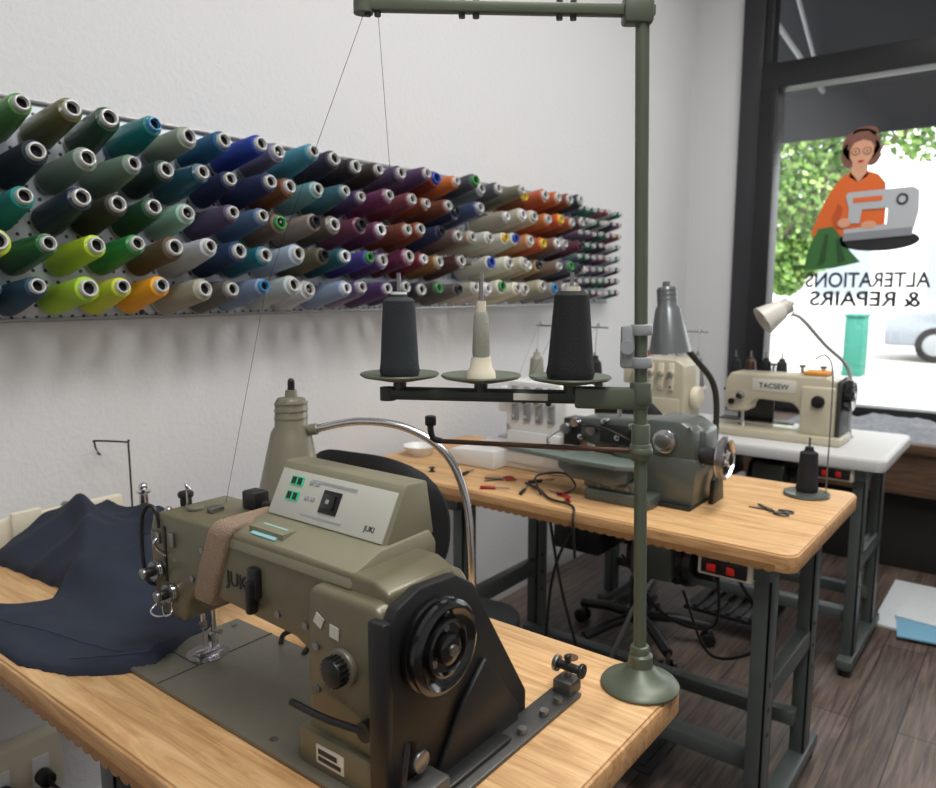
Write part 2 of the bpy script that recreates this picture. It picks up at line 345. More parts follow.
# ---------- tables
def table(name,x0,x1,y0,y1,top,edge,leg,yl,switch=True,motor=True,scallop=True):
    b=B(name)
    def rr(a,c,d,e,r):
        P=[]
        for cx,cy,s in ((c-r,e-r,0),(a+r,e-r,90),(a+r,d+r,180),(c-r,d+r,270)):
            for k in range(7):
                an=math.radians(s+k*15); P.append((cx+r*math.cos(an),cy+r*math.sin(an)))
        return P
    b.prism(rr(x0,x1,y0,y1,.03),'z',.720,.7565,edge,.006)
    b.prism(rr(x0+.004,x1-.004,y0+.004,y1-.004,.028),'z',.750,.76,top,.002)
    if scallop:
        P=[]; ya=y0+.04; yb=y1-.04; N_=int((yb-ya)/.024); st_=(yb-ya)/N_
        for i in range(N_):
            for k in range(6):
                a=math.pi*k/6; P.append((ya+st_*(i+.5)-st_*.5*math.cos(a),.728-.009*math.sin(a)))
        P.append((yb,.728)); P+= [(yb,.736),(ya,.736)]
        b.prism(P,'x',x0-.0016,x0+.004,scalM)
    for y in (y0+.08,yl):
        for x in (x0+.10,x1-.12):
            b.box((x-.03,y-.018,.05),(x+.03,y-.012,.72),leg,.001)
            b.box((x-.03,y-.018,.05),(x-.025,y+.02,.72),leg,.001)
            b.box((x+.025,y-.018,.05),(x+.03,y+.02,.72),leg,.001)
            for z in (.3,.36,.42): b.cyl((x,y-.02,z),(x,y-.011,z),.006,darkmet,seg=10)
        b.box((x0+.03,y-.025,.68),(x1-.04,y+.025,.72),leg,.003)
        b.box((x0+.02,y-.025,.025),(x1-.02,y+.025,.06),leg,.006)
        b.box((x0+.10,y-.016,.36),(x1-.12,y+.016,.41),leg,.003)
        for x in (x0+.05,x1-.05): b.cyl((x,y,0),(x,y,.03),.02,blackM)
    xm=(x0+x1)/2
    b.box((xm-.16,y0+.08,.16),(xm-.11,yl,.20),leg,.004)
    b.box((xm+.10,y0+.08,.16),(xm+.14,yl,.20),leg,.004)
    yc=y0+.50
    b.box((xm-.2,yc-.16,.07),(xm+.04,yc+.16,.085),blackM,.004)
    for i in range(7): b.box((xm-.19,yc-.14+i*.042,.085),(xm+.03,yc-.125+i*.042,.092),blackM,.002)
    if motor:
        ym=y0+.40
        b.cyl((xm,ym-.09,.59),(xm,ym+.09,.59),.07,darkmet,bev=.01,seg=28); b.cyl((xm,ym-.14,.59),(xm,ym-.09,.59),.045,blackM,bev=.004)
        for i in range(6): b.cyl((xm,ym-.07+i*.026,.59),(xm,ym-.062+i*.026,.59),.073,blackM,seg=28)
        b.box((xm-.04,ym-.08,.64),(xm+.04,ym+.08,.72),darkmet,.004); b.box((xm-.10,ym-.05,.55),(xm-.05,ym+.06,.66),tealM,.008)
        b.box((xm-.16,ym+.12,.60),(xm+.0,ym+.26,.72),blackM,.006)
        b.tube([(xm-.05,ym,.56),(xm-.10,ym+.05,.45),(xm-.12,ym+.10,.3),(xm-.1,ym+.12,.10)],.006,steelP,smooth=False)
    if switch:
        b.box((x0+.02,y0+.09,.672),(x0+.08,y0+.21,.72),creamM,.005)
        b.box((x0+.014,y0+.10,.68),(x0+.021,y0+.20,.712),blackM,.002)
        b.box((x0+.006,y0+.165,.687),(x0+.015,y0+.185,.705),redM,.002); b.box((x0+.006,y0+.125,.687),(x0+.015,y0+.142,.705),redM,.002)
    return b.done()
table('sewing_table',.394,.956,.36,1.69,woodT,woodE,steelM,1.02,switch=False,motor=False)
table('sewing_table',1.555,2.17,.37,1.69,woodT,woodE,steelM,1.30)
table('sewing_table',2.62,3.17,.38,1.66,whiteT,whiteT,steelM,1.36,scallop=False)
# ---------- thread rack
def rack():
    bm=bmesh.new(); cl=bm.loops.layers.float_color.new('Col')
    WW=W-.002
    def lathe(prof,o,ax,seg=20):
        Q=Matrix.Translation(o)@Vector(ax).to_track_quat('Z','Y').to_matrix().to_4x4()
        rings=[]
        for r,h,c,mi in prof:
            rings.append([bm.verts.new(Q@Vector((r*math.cos(a*2*math.pi/seg),r*math.sin(a*2*math.pi/seg),h))) for a in range(seg)])
        for k in range(len(rings)-1):
            A,C=rings[k],rings[k+1]; c=prof[k+1][2]
            for i in range(seg):
                j=(i+1)%seg; f=bm.faces.new((A[i],A[j],C[j],C[i])); f.smooth=True; f.material_index=prof[k+1][3]
                for l in f.loops: l[cl]=c
        for ring,kk,rev in ((rings[-1],-1,False),(rings[0],0,True)):
            f=bm.faces.new(ring if not rev else ring[::-1]); f.material_index=prof[kk][3]
            for l in f.loops: l[cl]=prof[kk][2]
    R=[
    [(88,140,74),(94,92,50),(30,70,52),(0,112,116),(138,148,132),(22,82,124),(24,58,150),(106,106,126),(60,136,152),(44,36,62),(30,28,32),(54,40,36),(78,60,92),(74,52,90),(126,52,34),(190,108,48),(66,72,84),(104,108,112),(70,72,80),(120,110,100),(122,66,38),(166,84,44),(172,90,50),(130,70,46),(40,60,60),(60,86,94)],
    [(26,40,56),(122,138,124),(116,134,120),(26,52,48),(32,82,102),(24,34,74),(26,40,82),(116,66,40),(108,154,162),(60,104,114),(76,60,104),(104,48,86),(112,52,68),(122,62,38),(104,56,40),(34,42,74),(62,78,112),(122,88,68),(154,146,134),(184,174,158),(190,176,156),(190,108,56),(180,86,46),(160,78,46),(86,70,70),(86,44,52)],
    [(26,130,134),(24,42,60),(52,52,38),(32,80,54),(150,186,170),(82,72,100),(72,98,134),(112,90,76),(144,132,116),(106,92,82),(118,62,88),(98,48,80),(116,62,42),(126,66,44),(32,42,78),(106,90,82),(164,148,130),(198,196,190),(206,200,190),(200,196,190),(190,132,92),(182,88,48),(140,98,80),(146,146,154),(92,42,60),(110,60,86)],
    [(42,102,58),(176,204,44),(42,126,66),(94,80,58),(184,194,194),(24,50,94),(34,108,122),(164,184,196),(90,88,64),(28,82,92),(68,58,138),(80,52,102),(110,48,80),(118,36,52),(146,106,56),(78,54,54),(144,134,126),(184,184,180),(212,208,200),(196,184,166),(186,170,150),(160,136,110),(122,106,96),(88,90,98),(60,60,70),(124,60,68)],
    [(24,66,86),(154,202,50),(194,204,58),(234,164,32),(148,154,138),(94,90,84),(120,138,168),(170,176,184),(190,196,202),(136,146,178),(104,90,124),(74,48,98),(48,38,70),(30,30,44),(60,56,56),(92,88,86),(164,160,154),(196,194,184),(206,202,194),(216,212,198),(192,180,160),(172,164,148),(146,146,146),(108,108,114),(182,182,188),(154,154,164)]]
    tips=[(200,200,198)]*16+[(226,190,60),(60,130,180),(44,80,180),(70,150,80),(230,230,235),(40,40,46)]
    dark=lin((20,20,22))
    def cone(x,z,c,L,rb,rt,tip):
        c=tuple(v*random.uniform(.90,1.04) for v in lin(c)[:3])+(1,)
        mi=0 if random.random()<.78 else 1
        t=lin(tip)
        ax=Vector((random.uniform(-.05,.05),-1,.20+random.uniform(-.03,.04)))
        o=(x,WW-.016,z)
        prof=[(rb*.9,0,t,1),(rb,.004,t,1),(rb,.010,t,1),(rb*1.0,.011,c,mi),(rb*1.03,.018,c,mi),(rb*.90,L*.5,c,mi),(rt,L-.007,c,mi),(rt*.95,L-.002,c,mi),(rt*.70,L,c,mi),(rt*.68,L+.009,t,1),(rt*.62,L+.011,t,1),(rt*.52,L+.011,t,1),(rt*.47,L+.002,t,1),(rt*.38,L-.004,dark,2)]
        lathe(prof,o,ax)
    for r in range(5):
        for k in range(-1,25):
            c=R[r][k%26] if k>=0 else random.choice(R[r][:4])
            if random.random()<.03 and k>8: continue
            L=.150+.025*random.random()
            if random.random()<.2: L-=.03
            cone(.652+.0875*k+random.uniform(-.006,.006)+(.02 if r%2 else 0),1.615-.0865*r+random.uniform(-.003,.003),c,L,.033+random.uniform(-.003,.003),.0245+random.uniform(-.003,.003),random.choice(tips))
    small=[(30,80,60),(40,100,84),(80,40,60),(110,54,70),(60,60,70),(200,200,204),(110,80,112),(40,40,60),(130,60,46),(170,170,180),(90,110,120)]
    for r in range(8):
        for k in range(7):
            cone(2.90+.062*k,1.625-.052*r,random.choice(small),.085,.018,.014,(210,210,205))
    me=bpy.data.meshes.new('thread_spool_rack'); bm.to_mesh(me); bm.free()
    for m in (attrmat('thread_fibre',.75),attrmat('thread_wrapped_gloss',.25),mat('cone_hollow_dark',(20,20,22),.8)): me.materials.append(m)
    me.set_sharp_from_angle(angle=math.radians(40))
    o=bpy.data.objects.new('spools',me); S.collection.objects.link(o)
    e=bpy.data.objects.new('thread_spool_rack',None); S.collection.objects.link(e); o.parent=e
    b=B('pegboard_panel'); p=pegmat()
    b.box((.3,WW-.012,1.235),(2.84,WW,1.690),p,.001); b.box((2.85,WW-.012,1.235),(3.33,WW,1.66),p,.001)
    b.box((.3,WW-.018,1.228),(3.33,WW-.006,1.236),steelP,.001); b.box((.3,WW-.018,1.684),(2.84,WW-.006,1.692),steelP,.001)
    for x in (.95,1.55,2.2,2.75,3.2):
        b.cyl((x,WW-.018,1.243),(x,WW-.01,1.243),.006,darkmet,seg=10)
    o=b.done(); o.parent=e
    b=B('pegs')
    for r in range(5):
        for k in range(-1,25):
            x=.652+.0875*k+(.02 if r%2 else 0); z=1.612-.0865*r
            b.cyl((x,WW-.012,z),(x,WW-.15,z+.03),.0035,steelP,seg=6)
    o=b.done(); o.parent=e
rack()

# ---------- thread stand
b=B('thread_stand')
P0=Vector((.905,.406,.76)); P1=Vector((.890,.426,1.655))
def pol(z): 
    return P0.lerp(P1,(z-.76)/(P1.z-.76))
b.lathe([(0,0),(.052,0),(.053,.004),(.050,.008),(.040,.012),(.026,.020),(.017,.030),(.016,.045),(.011,.050),(0,.050)],P0,(0,0,1),standM,36)
b.cyl(P0,P1,.0085,standM,seg=24)
for z,r,h in ((.81,.013,.018),(1.088,.014,.022),(1.10,.012,.05),(1.165,.014,.03)):
    b.cyl(pol(z-h/2),pol(z+h/2),r,standM,seg=24,bev=.003)
A1=Vector((.735,.711,1.158)); A0=pol(1.158)
d=(A1-A0).normalized(); n=Vector((-d.y,d.x,0)).normalized()
def boxdir(b,p,q,w,h,m,bev=.002):
    dd=(q-p); L=dd.length; X=dd.normalized(); Y=Vector((-X.y,X.x,0)).normalized(); Z=X.cross(Y)
    R=Matrix((X,Y,Z)).transposed().to_4x4()
    t=bmesh.new(); bmesh.ops.create_cube(t,size=1); t.transform(Matrix.Diagonal((L,w,h,1)))
    if bev: bmesh.ops.bevel(t,geom=list(t.edges),offset=bev,segments=2,profile=.5,affect='EDGES')
    b.add(t,m,Matrix.Translation((p+q)/2)@R)
boxdir(b,A0,A1,.018,.012,standD); boxdir(b,A0-d*.010,A0+d*.085,.022,.028,standM,.004)
boxdir(b,A0+d*.07,A1,.004,.018,standD,.001)
b.cyl(A1+Vector((0,0,-.01)),A1+Vector((0,0,.008)),.011,standD)
boxdir(b,A0+d*.12+n*.0095,A0+d*.165+n*.0095,.001,.009,paperM,0)
for t_,kind in ((.95,0),(.62,1),(.27,2)):
    p=A0.lerp(A1,t_); p.z=1.165
    b.cyl(p+Vector((0,0,-.012)),p+Vector((0,0,.014)),.009,standD)
    b.lathe([(0,.010),(.020,.010),(.050,.016),(.054,.019),(.053,.021),(.022,.016),(0,.016)],p,(0,0,1),standM,36)
    b.cyl(p,p+Vector((0,0,.155)),.0028,steelP,seg=8)
    if kind==0:
        b.lathe([(0,.018),(.026,.018),(.0275,.024),(.026,.034),(.0215,.118),(.017,.122),(.012,.123),(.010,.130),(.006,.131),(0,.131)],p,(0,0,1),thrN)
        b.cyl(p+Vector((0,0,.121)),p+Vector((0,0,.130)),.011,whiteM); b.cyl(p+Vector((0,0,.130)),p+Vector((0,0,.1305)),.008,thrB)
    elif kind==1:
        b.lathe([(0,.016),(.020,.016),(.019,.024),(.015,.030),(.013,.044),(0,.044)],p,(0,0,1),creamM)
        b.lathe([(0,.042),(.0105,.042),(.0118,.050),(.0108,.075),(.0098,.098),(.0070,.104),(0,.104)],p,(0,0,1),thrW)
        b.cyl(p+Vector((0,0,.10)),p+Vector((0,0,.118)),.0065,creamM)
    else:
        b.lathe([(0,.018),(.030,.018),(.032,.026),(.030,.036),(.0225,.126),(.017,.131),(0,.132)],p,(0,0,1),thrB)
        b.cyl(p+Vector((0,0,.129)),p+Vector((0,0,.137)),.011,creamM)
T0=pol(1.632); T1=Vector((.674,.683,1.634)); dt=(T1-T0).normalized()
boxdir(b,T0-dt*.015,T1,.014,.013,standM); boxdir(b,T0-dt*.012,T0+dt*.024,.024,.032,standM,.004)
for k in (.25,.3,.6,.65,.95,.985): 
    q=T0.lerp(T1,k); b.cyl(q+Vector((0,0,-.012)),q+Vector((0,0,.010)),.004,standD,seg=10)
b.cyl(T1+Vector((0,0,-.009)),T1+Vector((0,0,.009)),.012,standM)
c=pol(1.225); boxdir(b,c+d*.008,c+d*.026,.018,.055,lgrey,.004)
b.cyl(pol(1.198),pol(1.212),.0145,lgrey,seg=20,bev=.002); b.cyl(pol(1.24),pol(1.254),.0145,lgrey,seg=20,bev=.002); b.cyl(c+d*.018-n*.02,c+d*.018+n*.012,.006,darkmet); b.cyl(c+d*.018+n*.009,c+d*.018+n*.014,.009,lgrey)
r0=pol(1.088); r1=Vector((.797,.668,1.086))
b.cyl(r0,r1,.0035,rodM,seg=12); b.tube([r1,r1+Vector((-.006,.010,.004)),r1+Vector((-.008,.013,.016)),r1+Vector((-.008,.013,.026))],.0045,blackM); b.cyl(r1+Vector((-.008,.013,.022)),r1+Vector((-.008,.013,.036)),.008,blackM,bev=.002)
b.sph(r0,.016,standM,(1,1,.8))
p=A0.lerp(A1,.95); q=T0.lerp(T1,.95); b.tube([p+Vector((0,0,.145)),q],.0004,thrN,seg=4,smooth=False)
b.tube([T1+Vector((0,0,-.01)),Vector((.72,.95,1.30)),Vector((.60,.90,1.0))],.0004,thrN,seg=4,smooth=False)
b.done()

# ---------- main machine
M1=frame(.585,.94,.76)
b=B('industrial_sewing_machine',M1)
b.box((-.07,-.092,0),(.425,.10,.008),tanD,.003)
b.box((-.069,-.03,.0075),(.02,-.0285,.0085),darkmet); b.box((.02,-.091,.0075),(.0215,.099,.0085),darkmet)
b.cyl((.0,0,.007),(.0,0,.0095),.030,chromeM,seg=32); b.box((-.008,-.02,.009),(.008,.02,.0105),steelP,.001)
for i in range(3): b.box((-.006+i*.005,-.012,.010),(-.003+i*.005,.012,.0118),darkmet)
for x,y in ((-.05,-.07),(-.05,.08),(.25,-.075)): b.cyl((x,y,.007),(x,y,.0092),.005,steelP,seg=12)
arm=[(-.042,.10),(-.044,.20),(-.036,.222),(-.015,.234),(.15,.238),(.40,.236),(.424,.226),(.430,.18),(.430,.02),(.312,.02),(.308,.10),(.298,.122),(.272,.134),(.10,.142),(.062,.136),(.045,.118),(.038,.092),(.030,.085),(-.030,.085)]
b.prism(arm,'y',-.054,.054,tanM,.010,3)
b.prism([(.312,.006),(.312,.200),(.322,.218),(.420,.218),(.430,.206),(.430,.006)],'y',-.072,.074,tanM,.009,3)
b.box((.302,-.080,.004),(.430,.085,.05),tanM,.006)
b.box((-.050,-.046,.10),(-.043,.046,.222),tanD,.004)
for y,z in ((-.036,.115),(.036,.115),(0,.21)): b.cyl((-.053,y,z),(-.049,y,z),.004,steelP,seg=10)
b.cyl((0,-.006,.055),(0,-.006,.10),.0035,chromeM); b.cyl((0,-.006,.012),(0,-.006,.056),.0009,chromeM,seg=8); b.box((-.004,-.011,.050),(.004,-.001,.06),steelP,.001)
b.cyl((0,.012,.03),(0,.012,.10),.0045,chromeM); b.box((-.007,-.018,.011),(.007,.014,.015),chromeM,.001); b.box((-.005,.004,.014),(.005,.016,.036),chromeM,.001); b.cyl((.004,.012,.04),(.016,.012,.042),.004,steelP)
b.cyl((0,-.006,.078),(0,-.006,.09),.011,tanD); b.cyl((0,.014,.078),(0,.014,.09),.011,tanD)
b.box((-.008,-.0555,.135),(-.001,-.053,.215),blackM,.001)
b.tube([(-.004,-.05,.17),(-.004,-.066,.185),(-.004,-.070,.196),(-.004,-.066,.200)],.0025,chromeM)
for z,x in ((.125,.012),(.15,-.02)):
    b.cyl((x,-.054,z),(x,-.060,z),.012,chromeM,bev=.001); b.cyl((x,-.060,z),(x,-.063,z),.013,chromeM,bev=.001)
    b.cyl((x,-.063,z),(x,-.066,z),.013,steelP); b.cyl((x,-.066,z),(x,-.078,z),.007,darkmet,bev=.001); b.cyl((x,-.076,z),(x,-.083,z),.008,steelP,bev=.002)
b.tube([(.012,-.058,.11),(.022,-.066,.10),(.012,-.070,.095),(.0,-.066,.104)],.0012,chromeM)
b.box((-.034,-.058,.188),(-.014,-.053,.204),steelP,.001); b.box((.012,-.058,.19),(.022,-.053,.21),steelP,.001)
b.box((-.03,-.058,.100),(-.01,-.053,.112),steelP,.001)
b.tube([(-.03,-.053,.10),(-.028,-.068,.09),(-.01,-.070,.088),(.0,-.056,.088)],.0015,chromeM)
b.tube([(-.036,-.050,.12),(-.042,-.062,.13),(-.044,-.066,.16),(-.044,-.066,.205),(-.040,-.063,.232),(-.030,-.058,.240),(-.020,-.055,.230),(-.018,-.054,.21)],.0028,blackM)
b.cyl((-.02,-.01,.230),(-.02,-.01,.243),.008,blackM,bev=.002); b.cyl((-.02,-.01,.243),(-.02,-.01,.252),.011,blackM,bev=.003)
b.cyl((.02,-.02,.234),(.02,-.02,.240),.012,tanD,bev=.002); b.box((.045,-.02,.236),(.06,.0,.243),steelP,.002)
b.tube([(.0,-.02,.236),(.0,-.02,.262),(.004,-.024,.268),(.01,-.02,.262)],.0015,chromeM)
b.sph((-.033,-.03,.226),.006,chromeM)
for x in (.06,.24,.29): b.cyl((x,-.053,.155),(x,-.0565,.155),.0045,steelP,seg=12)
b.cyl((.085,-.053,.20),(.085,-.056,.20),.004,steelP,seg=12)
b.box((.07,.02,.236),(.10,.045,.262),darkmet,.003); b.cyl((.115,.03,.238),(.115,.03,.252),.008,blackM,bev=.002)
SH=Matrix(((1,0,.42,-.42*.18),(0,1,0,0),(0,0,1,0),(0,0,0,1)))
b.M=M1@SH
rng=[(-.061,.132),(-.063,.18),(-.061,.236),(-.050,.247),(.045,.247),(.060,.24),(.062,.18),(.058,.130),(-.05,.126)]
b.prism(rng,'x',.086,.130,cuffM,.008,3)
b.M=M1
b.box((.192,-.064,.165),(.211,-.052,.205),blackM,.004); b.box((.196,-.070,.148),(.206,-.056,.19),blackM,.003)
b.prism([(-.058,.218),(-.052,.236),(-.010,.250),(.075,.252),(.085,.236),(.085,.218)],'x',.148,.370,tanL,.004)
b.box((.170,-.040,.240),(.235,-.012,.2475),tanL)
pp=[(.000,.246),(.034,.310),(.040,.315),(.074,.313),(.086,.244)]
b.prism(pp,'x',.148,.366,tanL,.004)
u=Vector((0,.034,.064)).normalized(); nn=Vector((0,-u.z,u.y))
def fp(lx,h,off=0): return Vector((lx,.000,.246))+u*h+nn*off
def pbox(x0,x1,h0,h1,off,th,m,bev=.0008):
    x0-=.020+ (x0-.17)*.08; x1-=.020+(x1-.17)*.08; h0*=.9; h1*=.9
    t=bmesh.new(); bmesh.ops.create_cube(t,size=1); t.transform(Matrix.Diagonal((x1-x0,h1-h0,th,1)))
    if bev: bmesh.ops.bevel(t,geom=list(t.edges),offset=min(bev,th*.4),segments=2,profile=.5,affect='EDGES')
    Rm=Matrix((Vector((1,0,0)),u,nn)).transposed().to_4x4()
    b.add(t,m,Matrix.Translation(fp((x0+x1)/2,(h0+h1)/2,off))@Rm)
pbox(.175,.398,.006,.074,.001,.003,panelM)
pbox(.200,.226,.052,.066,.003,.002,greenL); pbox(.200,.226,.030,.044,.003,.002,greenL)
for h in (.054,.032): pbox(.203,.211,h,h+.010,.0042,.001,blackM,0); pbox(.215,.223,h,h+.010,.0042,.001,blackM,0)
for x in (.238,.25): 
    for h in (.036,.058): pbox(x,x+.008,h,h+.006,.003,.002,lgrey)
pbox(.272,.306,.024,.056,.003,.003,blackM); pbox(.278,.300,.030,.050,.006,.004,blackG); pbox(.286,.292,.037,.043,.0085,.001,lgrey)
pbox(.240,.330,.062,.066,.0028,.0006,lgrey,0); pbox(.24,.32,.014,.017,.0028,.0006,lgrey,0)
Rl=Matrix.Rotation(math.radians(18),4,'X')
b.box((.178,-.045,.2425),(.225,-.022,.2445),blueL,0,R=Rl)
b.prism([(.326,.178),(.338,.172),(.344,.184),(.332,.190)],'y',-.0735,-.0725,paperM); b.prism([(.352,.168),(.366,.166),(.367,.180),(.353,.182)],'y',-.0735,-.0725,paperM)
b.cyl((.374,-.072,.140),(.374,-.080,.140),.021,tanD,bev=.002,seg=32); b.cyl((.374,-.080,.140),(.374,-.094,.140),.0155,blackM,bev=.003,seg=18)
for i in range(18):
    a=i*20*math.pi/180; b.box((.374+.0158*math.cos(a)-.001,-.092,.140+.0158*math.sin(a)-.001),(.374+.0158*math.cos(a)+.001,-.081,.140+.0158*math.sin(a)+.001),blackM)
b.cyl((.33,-.072,.15),(.33,-.075,.15),.005,steelP,seg=12); b.cyl((.33,-.072,.10),(.33,-.075,.10),.005,steelP,seg=12)
b.tube([(.415,-.078,.082),(.36,-.088,.082),(.305,-.090,.083)],.0042,blackM); b.cyl((.41,-.07,.082),(.41,-.082,.082),.011,blackM)
b.box((.334,-.0815,.018),(.378,-.0795,.040),paperM,.0005); b.box((.338,-.082,.030),(.368,-.081,.036),darkmet); b.box((.338,-.082,.022),(.374,-.081,.027),darkmet)
bc=[(-.078,.0),(-.080,.195),(-.066,.220),(-.03,.232),(.03,.228),(.062,.208),(.090,.160),(.172,.03),(.172,.0)]
b.prism(bc,'x',.430,.446,blackM,.004)
b.box((.424,-.088,.0),(.448,-.074,.212),blackM,.004)
b.prism([(-.02,.0),(.03,.075),(.075,.115),(.14,.03),(.145,.0)],'x',.446,.454,blackM,.003)
b.cyl((.454,-.045,.05),(.460,-.045,.05),.012,steelP,bev=.002); b.tube([(.456,-.07,.03),(.466,-.08,.055),(.462,-.07,.085)],.003,blackM)
hw=[(0,0),(.044,0),(.049,.003),(.051,.008),(.051,.011),(.047,.013),(.047,.016),(.051,.018),(.051,.023),(.048,.026),(.044,.027),(.040,.022),(.033,.020),(.031,.026),(.028,.027),(.026,.022),(.018,.022),(.016,.029),(.011,.031),(0,.031)]
b.lathe(hw,(.446,-.016,.168),(1,0,0),blackG,48)
b.cyl((.476,-.016,.168),(.480,-.016,.168),.006,steelP)
for i in range(3):
    a=math.radians(90+120*i); b.cyl((.468,-.016+.022*math.cos(a),.168+.022*math.sin(a)),(.4695,-.016+.022*math.cos(a),.168+.022*math.sin(a)),.004,steelP,seg=10)
# bobbin winder bracket fixed beside the belt cover
b.box((.446,-.085,.0),(.486,.245,.006),midmet,.002); b.box((.452,-.03,.006),(.474,.10,.012),darkmet,.003); b.box((.446,-.085,.0),(.478,-.02,.030),midmet,.004)
for y in (-.05,.12,.17,.205): b.cyl((.474,y,.006),(.474,y,.013),.006,steelP,seg=12)
b.box((.452,.225,.004),(.480,.255,.024),midmet,.003); b.cyl((.466,.242,.024),(.466,.242,.040),.005,steelP,bev=.001)
b.cyl((.452,.242,.038),(.484,.242,.038),.006,darkmet,bev=.002); b.cyl((.446,.242,.038),(.452,.242,.038),.011,steelP,bev=.001); b.box((.462,.238,.04),(.468,.248,.054),darkmet,.002); b.cyl((.484,.242,.038),(.490,.242,.038),.010,darkmet,bev=.002)
b.tube([(.06,.085,.008),(.058,.095,.02),(.075,.115,.024),(.10,.115,.024),(.115,.095,.02),(.113,.085,.008)],.004,darkmet)
b.box((.16,.10,.0),(.20,.125,.012),darkmet,.003); b.box((.33,.10,.0),(.37,.125,.012),darkmet,.003)
o=b.done()
RX=Matrix.Rotation(math.radians(90),4,'X')
text('JUKI',.026,M1@Matrix.Translation((.163,-.0545,.176))@RX,blackM,o,'brand_lettering',.0008)
text('JUKI',.009,M1@Matrix.Translation(fp(.335,.018,.003))@Matrix((Vector((1,0,0)),u,nn)).transposed().to_4x4(),darkmet,o,'panel_lettering',.0002)
b=B('table_hole_plug'); b.cyl((.915,.52,.7600),(.915,.52,.7612),.011,mat('plug_brown',(92,64,44),.6)); b.done()

# ---------- lamps
def lamp(name,top,bot,r0,r1,m,path,tr,tm,base=None,cap=True,ribs=1,div=14):
    b=B(name); top=Vector(top); bot=Vector(bot); ax=(bot-top); L=ax.length
    b.lathe([(0,-.012),(r0*.35,-.012),(r0*.4,0),(r0*.85,.002),(r0,.010),(r0*1.02,L*.28),(r0*1.25,L*.34),(r1*.93,L*.9),(r1,L),(r1*.97,L),(r1*.9,L*.9),(r0*1.1,L*.4),(0,L*.38)],top,ax,m,36)
    if cap:
        b.cyl(top-ax.normalized()*.010,top-ax.normalized()*.024,.006,blackM); b.sph(top-ax.normalized()*.026,.006,blackM)
    b.sph(top+ax*.70,r1*.45,bulbM)
    for k in (.05,.12,.19): b.cyl(top+ax*k,top+ax*(k+.012),r0*1.05,m,seg=30)
    b.tube(path,tr,tm,ribs=ribs,div=div)
    b.cyl(path[0],Vector(path[0]).lerp(Vector(path[1]),.15),tr*1.6,m)
    if base:
        p=Vector(path[-1]); b.cyl(p,p+Vector((0,0,.03)),tr*1.8,base,bev=.002); b.cyl(p,p+Vector((0,0,.006)),tr*3.0,base,bev=.002)
    return b.done()
lamp('gooseneck_lamp',(.805,1.005,1.118),(.798,1.005,.94),.027,.058,lampM,[(.818,.975,1.063),(.86,.90,1.080),(.903,.83,1.070),(.930,.77,1.030),(.936,.735,.965),(.936,.722,.88),(.934,.717,.7605)],.006,chromeM,darkmet,div=24)
lamp('gooseneck_lamp',(1.90,.815,1.305),(1.905,.800,1.130),.026,.056,lampG,[(1.93,.775,1.15),(1.96,.75,1.11),(2.01,.722,1.05),(2.035,.715,.98),(2.035,.715,.88),(2.035,.715,.7605)],.008,standD,standD,False)
lamp('gooseneck_lamp',(2.80,.74,1.245),(2.745,.815,1.185),.028,.052,lampW,[(2.81,.735,1.21),(2.82,.70,1.19),(2.90,.64,1.10),(2.98,.58,1.02),(2.985,.56,.93),(2.985,.56,.7605)],.006,lgrey,lgrey,False)

# ---------- navy trousers
poly=[(.585,.995),(.520,.965),(.47,1.00),(.43,1.05),(.400,1.14),(.402,1.3),(.404,1.5),(.445,1.51),(.458,1.37),(.53,1.33),(.565,1.37),(.555,1.50),(.54,1.645),(.80,1.648),(.83,1.5),(.81,1.38),(.79,1.24),(.73,1.13),(.66,1.03)]
def inside(x,y):
    c=False;n=len(poly);j=n-1
    for i in range(n):
        xi,yi=poly[i];xj,yj=poly[j]
        if (yi>y)!=(yj>y) and x<(xj-xi)*(y-yi)/(yj-yi)+xi: c=not c
        j=i
    return c
def edist(x,y):
    m=9;n=len(poly)
    for i in range(n):
        a=Vector(poly[i]);c=Vector(poly[(i+1)%n]);p=Vector((x,y));d_=c-a;t_=max(0,min(1,(p-a).dot(d_)/d_.length_squared)); m=min(m,(a+d_*t_-p).length)
    return m
def ridge(x,y,a,f,ph,w):
    s=x*math.cos(a)+y*math.sin(a); s2=-x*math.sin(a)+y*math.cos(a)
    s+=.03*noise.noise(Vector((s2*5,s*2,ph)))
    v=((s*f+ph)%1)-.5
    amp=max(0,noise.noise(Vector((s2*3+ph*3,s*f*.3,ph*7)))+.42)
    return math.exp(-(v/(w*.32))**2)*min(1,amp*1.3)
def hgt(x,y):
    e=edist(x,y); k=min(1,e/.018); k=k**.5
    back=max(0,min(1,(x-.54)/.12)); left=max(0,min(1,(y-1.03)/.28)); back=back*back*(3-2*back)
    q=Vector((x*6+y*2,y*5-x*3,0)); 
    w=noise.noise(q*1.0)*.6+noise.noise(q*2.0+Vector((3,1,0)))*.15
    h=.009+.008*(w+.4)+.012*ridge(x,y,1.1,9,.3,.6)+.010*ridge(x,y,.3,7,.8,.5)
    h+=.014/(1+math.exp(-(x-.555-.12*(y-1.2))/.009))*left
    h+=back*left*(.036+.030*w+.034*ridge(x,y,.5,7,.1,.6)+.028*ridge(x,y,-.5,8,.6,.55))
    return .762+k*max(.004,h)
t=bmesh.new(); st=.005; vd={}
nxx=int(.54/st); nyy=int(.74/st)
for i in range(nxx):
    for j in range(nyy):
        x=.385+i*st; y=.945+j*st
        if inside(x+st/2,y+st/2):
            q=[]
            for a,c in ((0,0),(1,0),(1,1),(0,1)):
                kk=(i+a,j+c)
                if kk not in vd:
                    X=.385+kk[0]*st; Y=.945+kk[1]*st
                    vd[kk]=t.verts.new((X,Y,hgt(X,Y)))
                q.append(vd[kk])
            t.faces.new(q)
